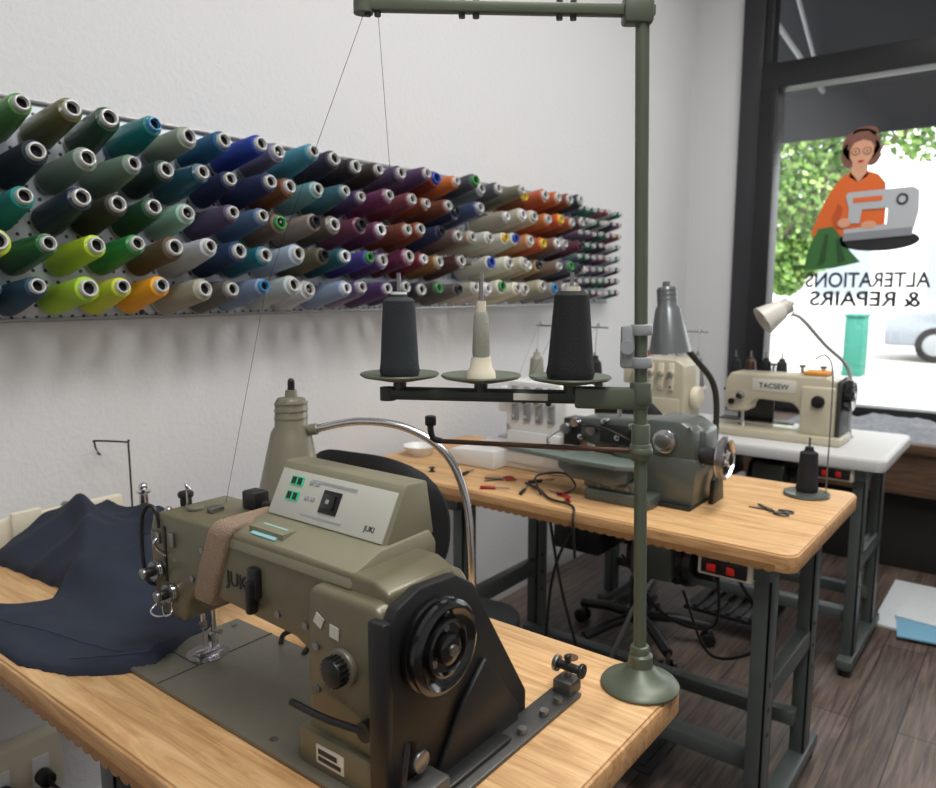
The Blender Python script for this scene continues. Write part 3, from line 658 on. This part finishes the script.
bv=[v for v in t.verts if v.is_boundary]
for _ in range(6): bmesh.ops.smooth_vert(t,verts=bv,factor=.5,use_axis_x=True,use_axis_y=True,use_axis_z=False)
iv=[v for v in t.verts if not v.is_boundary]
for _ in range(4): bmesh.ops.smooth_vert(t,verts=iv,factor=.5,use_axis_x=False,use_axis_y=False,use_axis_z=True)
for v in bv: v.co.z=.7603
b=B('navy_trousers'); b.add(t,denim)
def seam(pts,off=.0010):
    P=[]
    for a,c in zip(pts,pts[1:]):
        for k in range(24):
            x=a[0]+(c[0]-a[0])*k/24; y=a[1]+(c[1]-a[1])*k/24; P.append((x,y,hgt(x,y)+off))
    b.tube(P,.0006,stitchM,seg=5,smooth=False)
seam([(.575,1.012),(.523,.990),(.480,1.025),(.446,1.075)]); seam([(.50,1.02),(.47,1.15),(.43,1.3)])
seam([(.62,1.06),(.70,1.25),(.74,1.45)])
b.done(180)

b=B('wire_thread_guide')
b.cyl((.865,1.62,.76),(.865,1.62,.80),.022,creamM,bev=.003); b.cyl((.865,1.62,.80),(.865,1.62,.835),.010,chromeM,bev=.002); b.cyl((.865,1.62,.835),(.865,1.62,.838),.016,chromeM); b.sph((.865,1.62,.848),.010,chromeM)
b.tube([(.86,1.665,.76),(.86,1.665,.80),(.86,1.665,.94),(.858,1.67,.947),(.815,1.725,.950),(.813,1.728,.945),(.815,1.728,.93)],.0022,darkmet,div=6)
b.tube([(.815,1.728,.933),(.82,1.732,.923),(.825,1.728,.915),(.815,1.723,.92)],.0016,darkmet,div=5)
b.done()
b=B('cream_guide_rail')
b.box((.50,1.665,.76),(.84,1.688,.828),creamM,.006); b.box((.60,1.655,.78),(.66,1.67,.84),creamM,.004); b.cyl((.72,1.655,.825),(.72,1.69,.825),.010,steelP,bev=.002)
b.done()

b=B('wall_outlet')
b.box((.50,W-.05,.17),(.68,W,.31),creamM,.006)
for x in (.55,.63):
    b.box((x-.018,W-.056,.20),(x+.018,W-.05,.27),whiteM,.003); b.cyl((x,W-.056,.225),(x,W-.09,.225),.018,blackM,bev=.004)
b.tube([(.55,W-.09,.225),(.55,W-.14,.20),(.58,W-.18,.08),(.70,W-.2,.012),(.95,W-.25,.008)],.004,blackM)
b.tube([(.63,W-.09,.225),(.64,W-.13,.21),(.72,W-.14,.12),(.8,W-.14,.01)],.005,blackM)
b.done()

# ---------- blind stitch machine (table 2)
M2=frame(1.80,.90,.76)
b=B('blind_stitch_machine',M2)
b.box((.02,-.075,0),(.24,.09,.012),darkmet,.003)
b.prism([(.045,.01),(.05,.10),(.02,.115),(.02,.125),(.24,.125),(.245,.10),(.24,.01)],'y',-.06,.07,tealM,.004)
b.prism([(-.12,.13),(-.125,.175),(-.10,.19),(.0,.197),(.10,.205),(.22,.205),(.245,.19),(.25,.12),(.23,.10),(.06,.115),(-.02,.12),(-.06,.115)],'y',-.01,.085,tealM,.008,3)
b.prism([(.10,.11),(.10,.20),(.12,.215),(.20,.215),(.235,.195),(.24,.11)],'y',-.055,.09,tealM,.008)
b.cyl((.165,-.055,.165),(.165,-.070,.165),.030,chromeM,bev=.003,seg=28); b.cyl((.165,-.07,.165),(.165,-.078,.165),.018,steelP,bev=.002)
for x in (.112,.225): b.cyl((x,-.056,.2),(x,-.06,.2),.005,steelP,seg=10)
pl=[(-.27,-.115),(-.31,-.105),(-.32,-.085),(-.30,-.062),(-.12,-.040),(.10,-.035),(.12,-.07),(.12,-.135),(.08,-.155),(-.05,-.150),(-.16,-.135)]
b.prism(pl,'z',.094,.106,tealL,.002)
b.prism([(-.10,.075),(-.06,.05),(.06,.045),(.10,.06),(.10,.094),(-.10,.094)],'y',-.135,-.06,tealM,.006)
b.box((.0,-.115,.0),(.05,-.05,.10),tealM,.006); b.box((-.02,-.13,.0),(.16,-.04,.03),tealM,.005); b.box((-.03,-.12,.03),(.12,-.05,.06),tealM,.008)
for x in (.02,.06,.10): b.cyl((x,-.128,.045),(x,-.118,.045),.007,steelP,seg=12)
b.box((-.15,-.02,.11),(-.10,.04,.185),darkmet,.004); b.cyl((-.13,-.03,.16),(-.13,-.05,.16),.015,steelP,bev=.002); b.cyl((-.10,-.03,.18),(-.10,-.05,.18),.012,chromeM)
b.tube([(-.16,-.02,.15),(-.18,-.05,.13),(-.16,-.08,.115)],.004,steelP); b.box((-.17,-.09,.106),(-.10,-.055,.114),chromeM,.002); b.cyl((-.06,-.011,.16),(-.06,-.03,.16),.014,chromeM); b.box((-.04,-.016,.13),(.05,-.009,.18),darkmet,.003)
for x,z in ((-.02,.19),(.02,.15),(.06,.185),(-.09,.14)): b.cyl((x,-.012,z),(x,-.035,z),.008,chromeM,bev=.001)
b.tube([(-.10,-.03,.17),(-.02,-.045,.175),(.06,-.04,.15),(.12,-.058,.14)],.0035,blackM)
b.cyl((.0,.02,.197),(.0,.02,.225),.006,chromeM); b.cyl((.05,.02,.20),(.05,.02,.22),.009,blackM); b.box((.085,-.057,.175),(.098,-.05,.195),redM)
b.lathe([(0,0),(.046,0),(.052,.004),(.053,.012),(.050,.02),(.046,.022),(.044,.016),(.020,.015),(.018,.028),(0,.03)],(.285,-.01,.13),(1,0,0),chromeM,40)
b.lathe([(.043,.010),(.047,.0225),(.053,.018),(.053,.008)],(.285,-.01,.13),(1,0,0),steelP,40)
b.cyl((.24,-.01,.13),(.287,-.01,.13),.022,darkmet)
for i in range(4):
    a=i*math.pi/2+.3; b.cyl((.300,-.01+.03*math.cos(a),.13+.03*math.sin(a)),(.303,-.01+.03*math.cos(a),.13+.03*math.sin(a)),.008,blackM,seg=12)
b.prism([(.02,.0),(.03,.06),(.06,.08),(.09,.06),(.10,.0)],'x',.25,.262,blackM,.002)
b.done()

# ---------- sergers
def serger(name,M,body,cols,trim,zc=.145):
    b=B(name,M)
    b.prism([(-.15,0),(-.16,.03),(-.15,.075),(-.05,.08),(-.045,.12),(-.06,.14),(-.06,.25),(-.04,.27),(.12,.27),(.15,.25),(.155,.0)],'y',-.09,.08,body,.008,3)
    b.prism([(-.24,0),(-.24,.04),(-.22,.05),(-.06,.06),(-.06,0)],'y',-.15,.08,body,.008)
    b.box((-.05,-.100,.02),(.14,-.088,.12),body,.006); b.box((-.045,-.102,.055),(.135,-.099,.060),trim)
    for i,c in enumerate(cols):
        b.box((-.035+i*.042,-.098,.15),(-.013+i*.042,-.088,.255),trim,.003)
        b.cyl((-.024+i*.042,-.094,.215),(-.024+i*.042,-.110,.215),.014,body,bev=.002); b.cyl((-.024+i*.042,-.108,.215),(-.024+i*.042,-.113,.215),.010,c,bev=.001)
        b.cyl((-.024+i*.042,-.098,.165),(-.024+i*.042,-.103,.165),.005,chromeM,seg=10)
    b.cyl((.155,0,.12),(.185,0,.12),.042,trim,bev=.006,seg=28)
    b.cyl((-.10,-.02,.07),(-.10,-.02,.18),.005,chromeM); b.box((-.125,-.04,.078),(-.075,.02,.084),chromeM,.001); b.cyl((-.085,-.03,.10),(-.085,-.03,.20),.004,chromeM)
    b.box((-.12,-.05,.16),(-.05,.04,.24),body,.008)
    b.box((-.12,.075,zc-.015),(.15,.165,zc),trim,.005); b.box((-.02,.08,0),(.06,.14,zc-.01),body,.005)
    for i,c in enumerate(cols):
        x=-.09+i*.07
        b.cyl((x,.125,zc),(x,.125,zc+.145),.003,steelP,seg=8)
        b.lathe([(0,.002),(.028,.002),(.030,.01),(.020,.115),(.012,.123),(.010,.135),(0,.135)],(x,.125,zc),(0,0,1),c)
    za=zc+.22
    b.cyl((.02,.15,zc),(.02,.15,za),.004,steelP,seg=8); b.cyl((-.11,.15,za),(.15,.15,za),.003,steelP,seg=8)
    for i in range(4):
        x=-.09+i*.07
        b.tube([(x,.15,za),(x,.14,za+.015),(x,.13,za)],.002,steelP)
        b.tube([(x,.125,zc+.13),(x,.135,za+.005),(-.024+i*.042,-.085,.268),(-.024+i*.042,-.10,.17)],.0007,cols[i],seg=4,smooth=False)
    return b.done()
gr=mat('dial_grey',(120,122,126),.4)
serger('serger',frame(1.92,1.22,.76),whiteM,[thrW,thrN,thrW,thrB],lgrey,.20)
serger('serger',frame(2.82,1.24,.76),creamMach,[redD,gr,thrW,gr],creamM)

# ---------- cream machine (table 3)
M3=frame(2.84,.90,.76)
b=B('straight_stitch_machine',M3)
b.box((-.12,-.09,0),(.36,.09,.03),creamMach,.006)
b.prism([(-.05,.10),(-.052,.20),(-.03,.232),(.30,.238),(.33,.22),(.335,.03),(.22,.03),(.215,.11),(.19,.135),(.07,.14),(.04,.12),(.035,.09),(-.03,.085)],'y',-.055,.055,creamMach,.011,3)
b.box((.22,-.07,.025),(.335,.07,.20),creamMach,.010)
b.lathe([(0,0),(.048,0),(.055,.006),(.055,.024),(.049,.029),(.02,.022),(.016,.032),(0,.034)],(.35,0,.17),(1,0,0),blackG,36); b.cyl((.33,0,.17),(.352,0,.17),.02,steelP)
b.prism([(-.06,.03),(-.06,.22),(.05,.23),(.09,.17),(.085,.03)],'x',.335,.350,standD,.003)
b.cyl((.28,-.07,.15),(.28,-.085,.15),.022,blackM,bev=.003); b.box((.05,-.057,.17),(.20,-.054,.215),paperM,.001)
b.cyl((0,0,.035),(0,0,.10),.004,chromeM); b.box((-.01,-.015,.03),(.01,.015,.036),chromeM,.001); b.cyl((.0,.012,.04),(0,.012,.1),.004,chromeM)
b.cyl((.01,-.055,.15),(.01,-.075,.15),.015,chromeM,bev=.002); b.cyl((-.02,-.055,.125),(-.02,-.07,.125),.012,chromeM)
for x in (.1,.2,.27): b.cyl((x,.02,.235),(x,.02,.26),.006,chromeM); b.cyl((x,.02,.258),(x,.02,.266),.011,steelP)
b.box((.22,-.05,.238),(.30,.04,.25),orangeL,.002)
o=b.done()
text('TACSEW',.026,M3@Matrix.Translation((.125,-.0575,.19))@RX,darkmet,o,'brand_lettering')
b=B('thread_cone_stand')
b.box((3.03,.78,.76),(3.12,1.06,.775),darkmet,.003)
b.box((3.07,.85,.775),(3.08,.99,.90),darkmet,.003); b.box((3.03,.80,.89),(3.12,1.04,.90),darkmet,.003)
for i,(y,c) in enumerate(((.83,thrN),(.89,thrB),(.95,rodM),(1.01,thrB))):
    b.lathe([(0,.0),(.026,0),(.028,.01),(.018,.11),(.012,.115),(.01,.125),(0,.125)],(3.075,y,.90),(0,0,1),c); b.cyl((3.075,y,.90),(3.075,y,1.05),.003,steelP,seg=8)
b.done()

b=B('thread_cone_holder')
p=(2.06,.475,.76)
b.lathe([(0,0),(.056,0),(.058,.004),(.056,.009),(.02,.012),(0,.012)],p,(0,0,1),tealM,36)
b.lathe([(0,.012),(.026,.012),(.028,.02),(.026,.03),(.022,.115),(.012,.12),(.010,.13),(0,.13)],p,(0,0,1),thrB)
b.cyl((2.06,.475,.76),(2.06,.475,.915),.003,steelP,seg=8)
b.tube([(2.075,.432,.765),(2.075,.432,1.0),(2.075,.437,1.10),(2.07,.455,1.13),(2.06,.475,1.12)],.0018,steelP)
b.done()
steelD=mat('scissor_steel',(96,96,96),.4,.9)
def scissors(name,x,y,rot,hm,k=1.0):
    b=B(name,Matrix.Translation((x,y,.7602))@Matrix.Rotation(math.radians(rot),4,'Z')@Matrix.Diagonal((k,k,k,1)))
    b.prism([(-.005,0),(.0,.06),(.005,.06),(.007,0)],'z',0,.0025,steelD); b.prism([(-.016,.004),(.030,.048),(.034,.044),(-.006,-.004)],'z',.0025,.005,steelD)
    for c in ((-.018,-.022),(.010,-.026)):
        b.tube([(c[0]+.011*math.cos(a*math.pi/5),c[1]+.017*math.sin(a*math.pi/5),.0025) for a in range(11)],.0024,hm,div=3)
    b.cyl((0,.006,0),(0,.006,.0075),.003,chromeM); return b.done()
scissors('fabric_scissors',1.856,.50,0,steelD)
scissors('fabric_scissors',1.70,1.20,60,redD,.9)
b=B('plastic_bowl'); b.lathe([(0,0),(.035,0),(.055,.03),(.056,.032),(.053,.032),(.033,.004),(0,.004)],(1.80,1.60,.76),(0,0,1),whiteM); b.done()
b=B('sewing_tools')
for x,y,a,m in ((1.63,1.08,20,blackM),(1.66,.99,70,redD),(1.74,1.10,-30,blackM),(1.60,1.16,-60,redD),(1.69,1.32,10,blackM)):
    dx,dy=math.cos(math.radians(a))*.035,math.sin(math.radians(a))*.035
    b.cyl((x-dx,y-dy,.765),(x+dx*.2,y+dy*.2,.765),.005,m,bev=.0015,seg=12); b.cyl((x,y,.765),(x+dx*1.3,y+dy*1.3,.765),.0018,steelP,seg=8)
b.lathe([(0,0),(.010,0),(.010,.002),(.005,.003),(.005,.010),(.010,.011),(.010,.013),(0,.013)],(1.62,.94,.76),(0,0,1),redD); b.lathe([(0,0),(.010,0),(.010,.002),(.005,.003),(.005,.010),(.010,.011),(.010,.013),(0,.013)],(1.65,1.42,.76),(0,0,1),thrN)
b.done()

# ---------- chairs
def chair(name,x,y,rot,seatz=.47):
    b=B(name,Matrix.Translation((x,y,0))@Matrix.Rotation(math.radians(rot),4,'Z'))
    def rr(w,d,r,n=6):
        P=[]
        for cx,cy,s in ((w-r,d-r,0),(-w+r,d-r,90),(-w+r,-d+r,180),(w-r,-d+r,270)):
            for k in range(n+1):
                a=math.radians(s+k*90/n); P.append((cx+r*math.cos(a),cy+r*math.sin(a)))
        return P
    b.prism(rr(.21,.21,.09),'z',seatz-.03,seatz+.03,seat,.02,3)
    t=bmesh.new(); n1,n2=14,10; F=[];K=[]
    for i in range(n1+1):
        a=[];c=[]
        for j in range(n2+1):
            u_=i/n1*2-1; v_=j/n2*2-1
            w=.195*(1-.25*abs(v_)**3); h=.155*(1-.25*abs(u_)**3)
            yy=u_*w; zz=seatz+.34+v_*h; xx=-.215+.05*u_*u_-.02*v_*v_
            e=(1-max(abs(u_),abs(v_))**6)*.022
            a.append(t.verts.new((xx+e,yy,zz))); c.append(t.verts.new((xx-e-.006,yy,zz)))
        F.append(a);K.append(c)
    for i in range(n1):
        for j in range(n2):
            t.faces.new((F[i][j],F[i+1][j],F[i+1][j+1],F[i][j+1])); t.faces.new((K[i][j],K[i][j+1],K[i+1][j+1],K[i+1][j]))
    per=[(i,0) for i in range(n1)]+[(n1,j) for j in range(n2)]+[(i,n2) for i in range(n1,0,-1)]+[(0,j) for j in range(n2,0,-1)]
    for q in range(len(per)):
        i,j=per[q];k,l=per[(q+1)%len(per)]; t.faces.new((F[i][j],K[i][j],K[k][l],F[k][l]))
    b.add(t,seat)
    b.tube([(-.05,0,seatz-.04),(-.22,0,seatz-.04),(-.265,0,seatz+.03),(-.255,0,seatz+.3)],.014,blackM)
    b.cyl((0,0,.10),(0,0,seatz-.03),.025,blackM); b.cyl((0,0,.08),(0,0,.25),.035,blackM); b.box((-.09,-.07,seatz-.05),(.09,.07,seatz-.03),blackM,.004)
    for k in range(5):
        a=math.radians(72*k+20); p=Vector((.25*math.cos(a),.25*math.sin(a),.075)); b.tube([(0,0,.10),(p.x*.5,p.y*.5,.098),p],.018,blackM,smooth=False)
        q=Vector((-math.sin(a),math.cos(a),0))
        for sg in (-1,1): b.cyl(p+q*sg*.012+Vector((0,0,-.049)),p+q*sg*.024+Vector((0,0,-.049)),.026,blackM,bev=.003)
        b.cyl(p,p+Vector((0,0,-.045)),.007,steelP,seg=8)
    return b.done()
chair('office_chair',1.29,1.16,8,.468)
chair('office_chair',2.47,1.12,-8,.47)

b=B('power_cables')
b.tube([(1.70,.95,.70),(1.66,1.0,.55),(1.70,1.05,.3),(1.75,1.1,.02),(1.9,1.2,.008)],.004,blackM)
b.tube([(1.62,.55,.69),(1.70,.58,.5),(1.8,.75,.45),(1.86,.9,.56)],.004,blackM)
b.tube([(1.62,.52,.69),(1.66,.45,.52),(1.75,.6,.40),(1.86,.72,.50)],.004,blackM)
b.tube([(1.66,1.02,.71),(1.64,.96,.5),(1.72,.92,.2),(1.85,.98,.008),(2.0,1.1,.008)],.004,blackM)
b.tube([(1.60,1.0,.012),(1.64,1.15,.008),(1.8,1.2,.008),(1.88,1.05,.008),(1.75,1.0,.008),(1.65,1.1,.014),(1.7,1.35,.008),(1.9,1.6,.008)],.005,blackM)
b.done()
b=B('loose_table_cable')
b.tube([(1.62,1.02,.766),(1.66,1.06,.80),(1.70,1.00,.81),(1.73,.98,.775),(1.69,.97,.768),(1.64,.98,.768)],.003,blackM)
b.tube([(1.70,1.12,.764),(1.66,1.05,.766),(1.60,.98,.766),(1.575,.90,.766),(1.545,.88,.74),(1.54,.87,.65)],.0035,blackM)
b.done()
b=B('pattern_paper')
pa=mat('pattern_paper_white',(206,212,214),.8,var=.06,scale=8); pb=mat('pattern_paper_blue',(120,170,196),.7)
b.box((3.15,-.15,.0),(3.70,.46,.012),pa,.002); b.box((3.10,-.12,.012),(3.3,.38,.02),pb,.002,R=Matrix.Rotation(.15,4,'Z')); b.box((3.22,-.1,.02),(3.6,.38,.026),pa,.002,R=Matrix.Rotation(-.1,4,'Z'))
b.done()

# ---------- lights
w=bpy.data.worlds.new('world'); S.world=w; w.use_nodes=True
bg=w.node_tree.nodes['Background']; bg.inputs[0].default_value=(.94,.98,1.0,1); bg.inputs[1].default_value=3.0
def area(name,loc,tgt,size,e,col=(1,1,1),sy=None):
    l=bpy.data.lights.new(name,'AREA'); l.energy=e; l.color=col; l.size=size
    if sy: l.shape='RECTANGLE'; l.size_y=sy
    o=bpy.data.objects.new(name,l); S.collection.objects.link(o); o.location=loc
    o.rotation_euler=(Vector(tgt)-Vector(loc)).to_track_quat('-Z','Y').to_euler()
area('unseen_overhead_fill',(.2,-.3,3.25),(.2,-.3,0),1.2,48,(1,.985,.96),.6)  # unseen overhead area lights, added to brighten the room; no fixtures modelled
area('unseen_overhead_fill',(1.9,.1,3.25),(1.9,.1,0),1.2,42,(1,.985,.96),.6)
area('unseen_overhead_fill',(3.3,.2,3.25),(3.3,.2,0),1.2,20,(1,.985,.96),.6)
sl=bpy.data.lights.new('sun','SUN'); sl.energy=5; sl.angle=.02
so=bpy.data.objects.new('sun',sl); S.collection.objects.link(so); so.rotation_euler=Vector((.6,.5,-1)).to_track_quat('-Z','Y').to_euler()

# ---------- camera
cd=bpy.data.cameras.new('camera'); cam=bpy.data.objects.new('camera',cd); S.collection.objects.link(cam)
cd.sensor_width=36; cd.lens=28.85; cd.clip_start=.02; cd.clip_end=200
cd.dof.use_dof=True; cd.dof.focus_distance=1.0; cd.dof.aperture_fstop=6.3
cam.location=(0,0,1.30)
ps=math.radians(37.9); pt=math.radians(8.04)
f=Vector((math.cos(ps)*math.cos(pt),math.sin(ps)*math.cos(pt),-math.sin(pt)))
cam.rotation_euler=f.to_track_quat('-Z','Y').to_euler()
S.camera=cam
try: S.view_settings.view_transform='Standard'
except Exception: pass
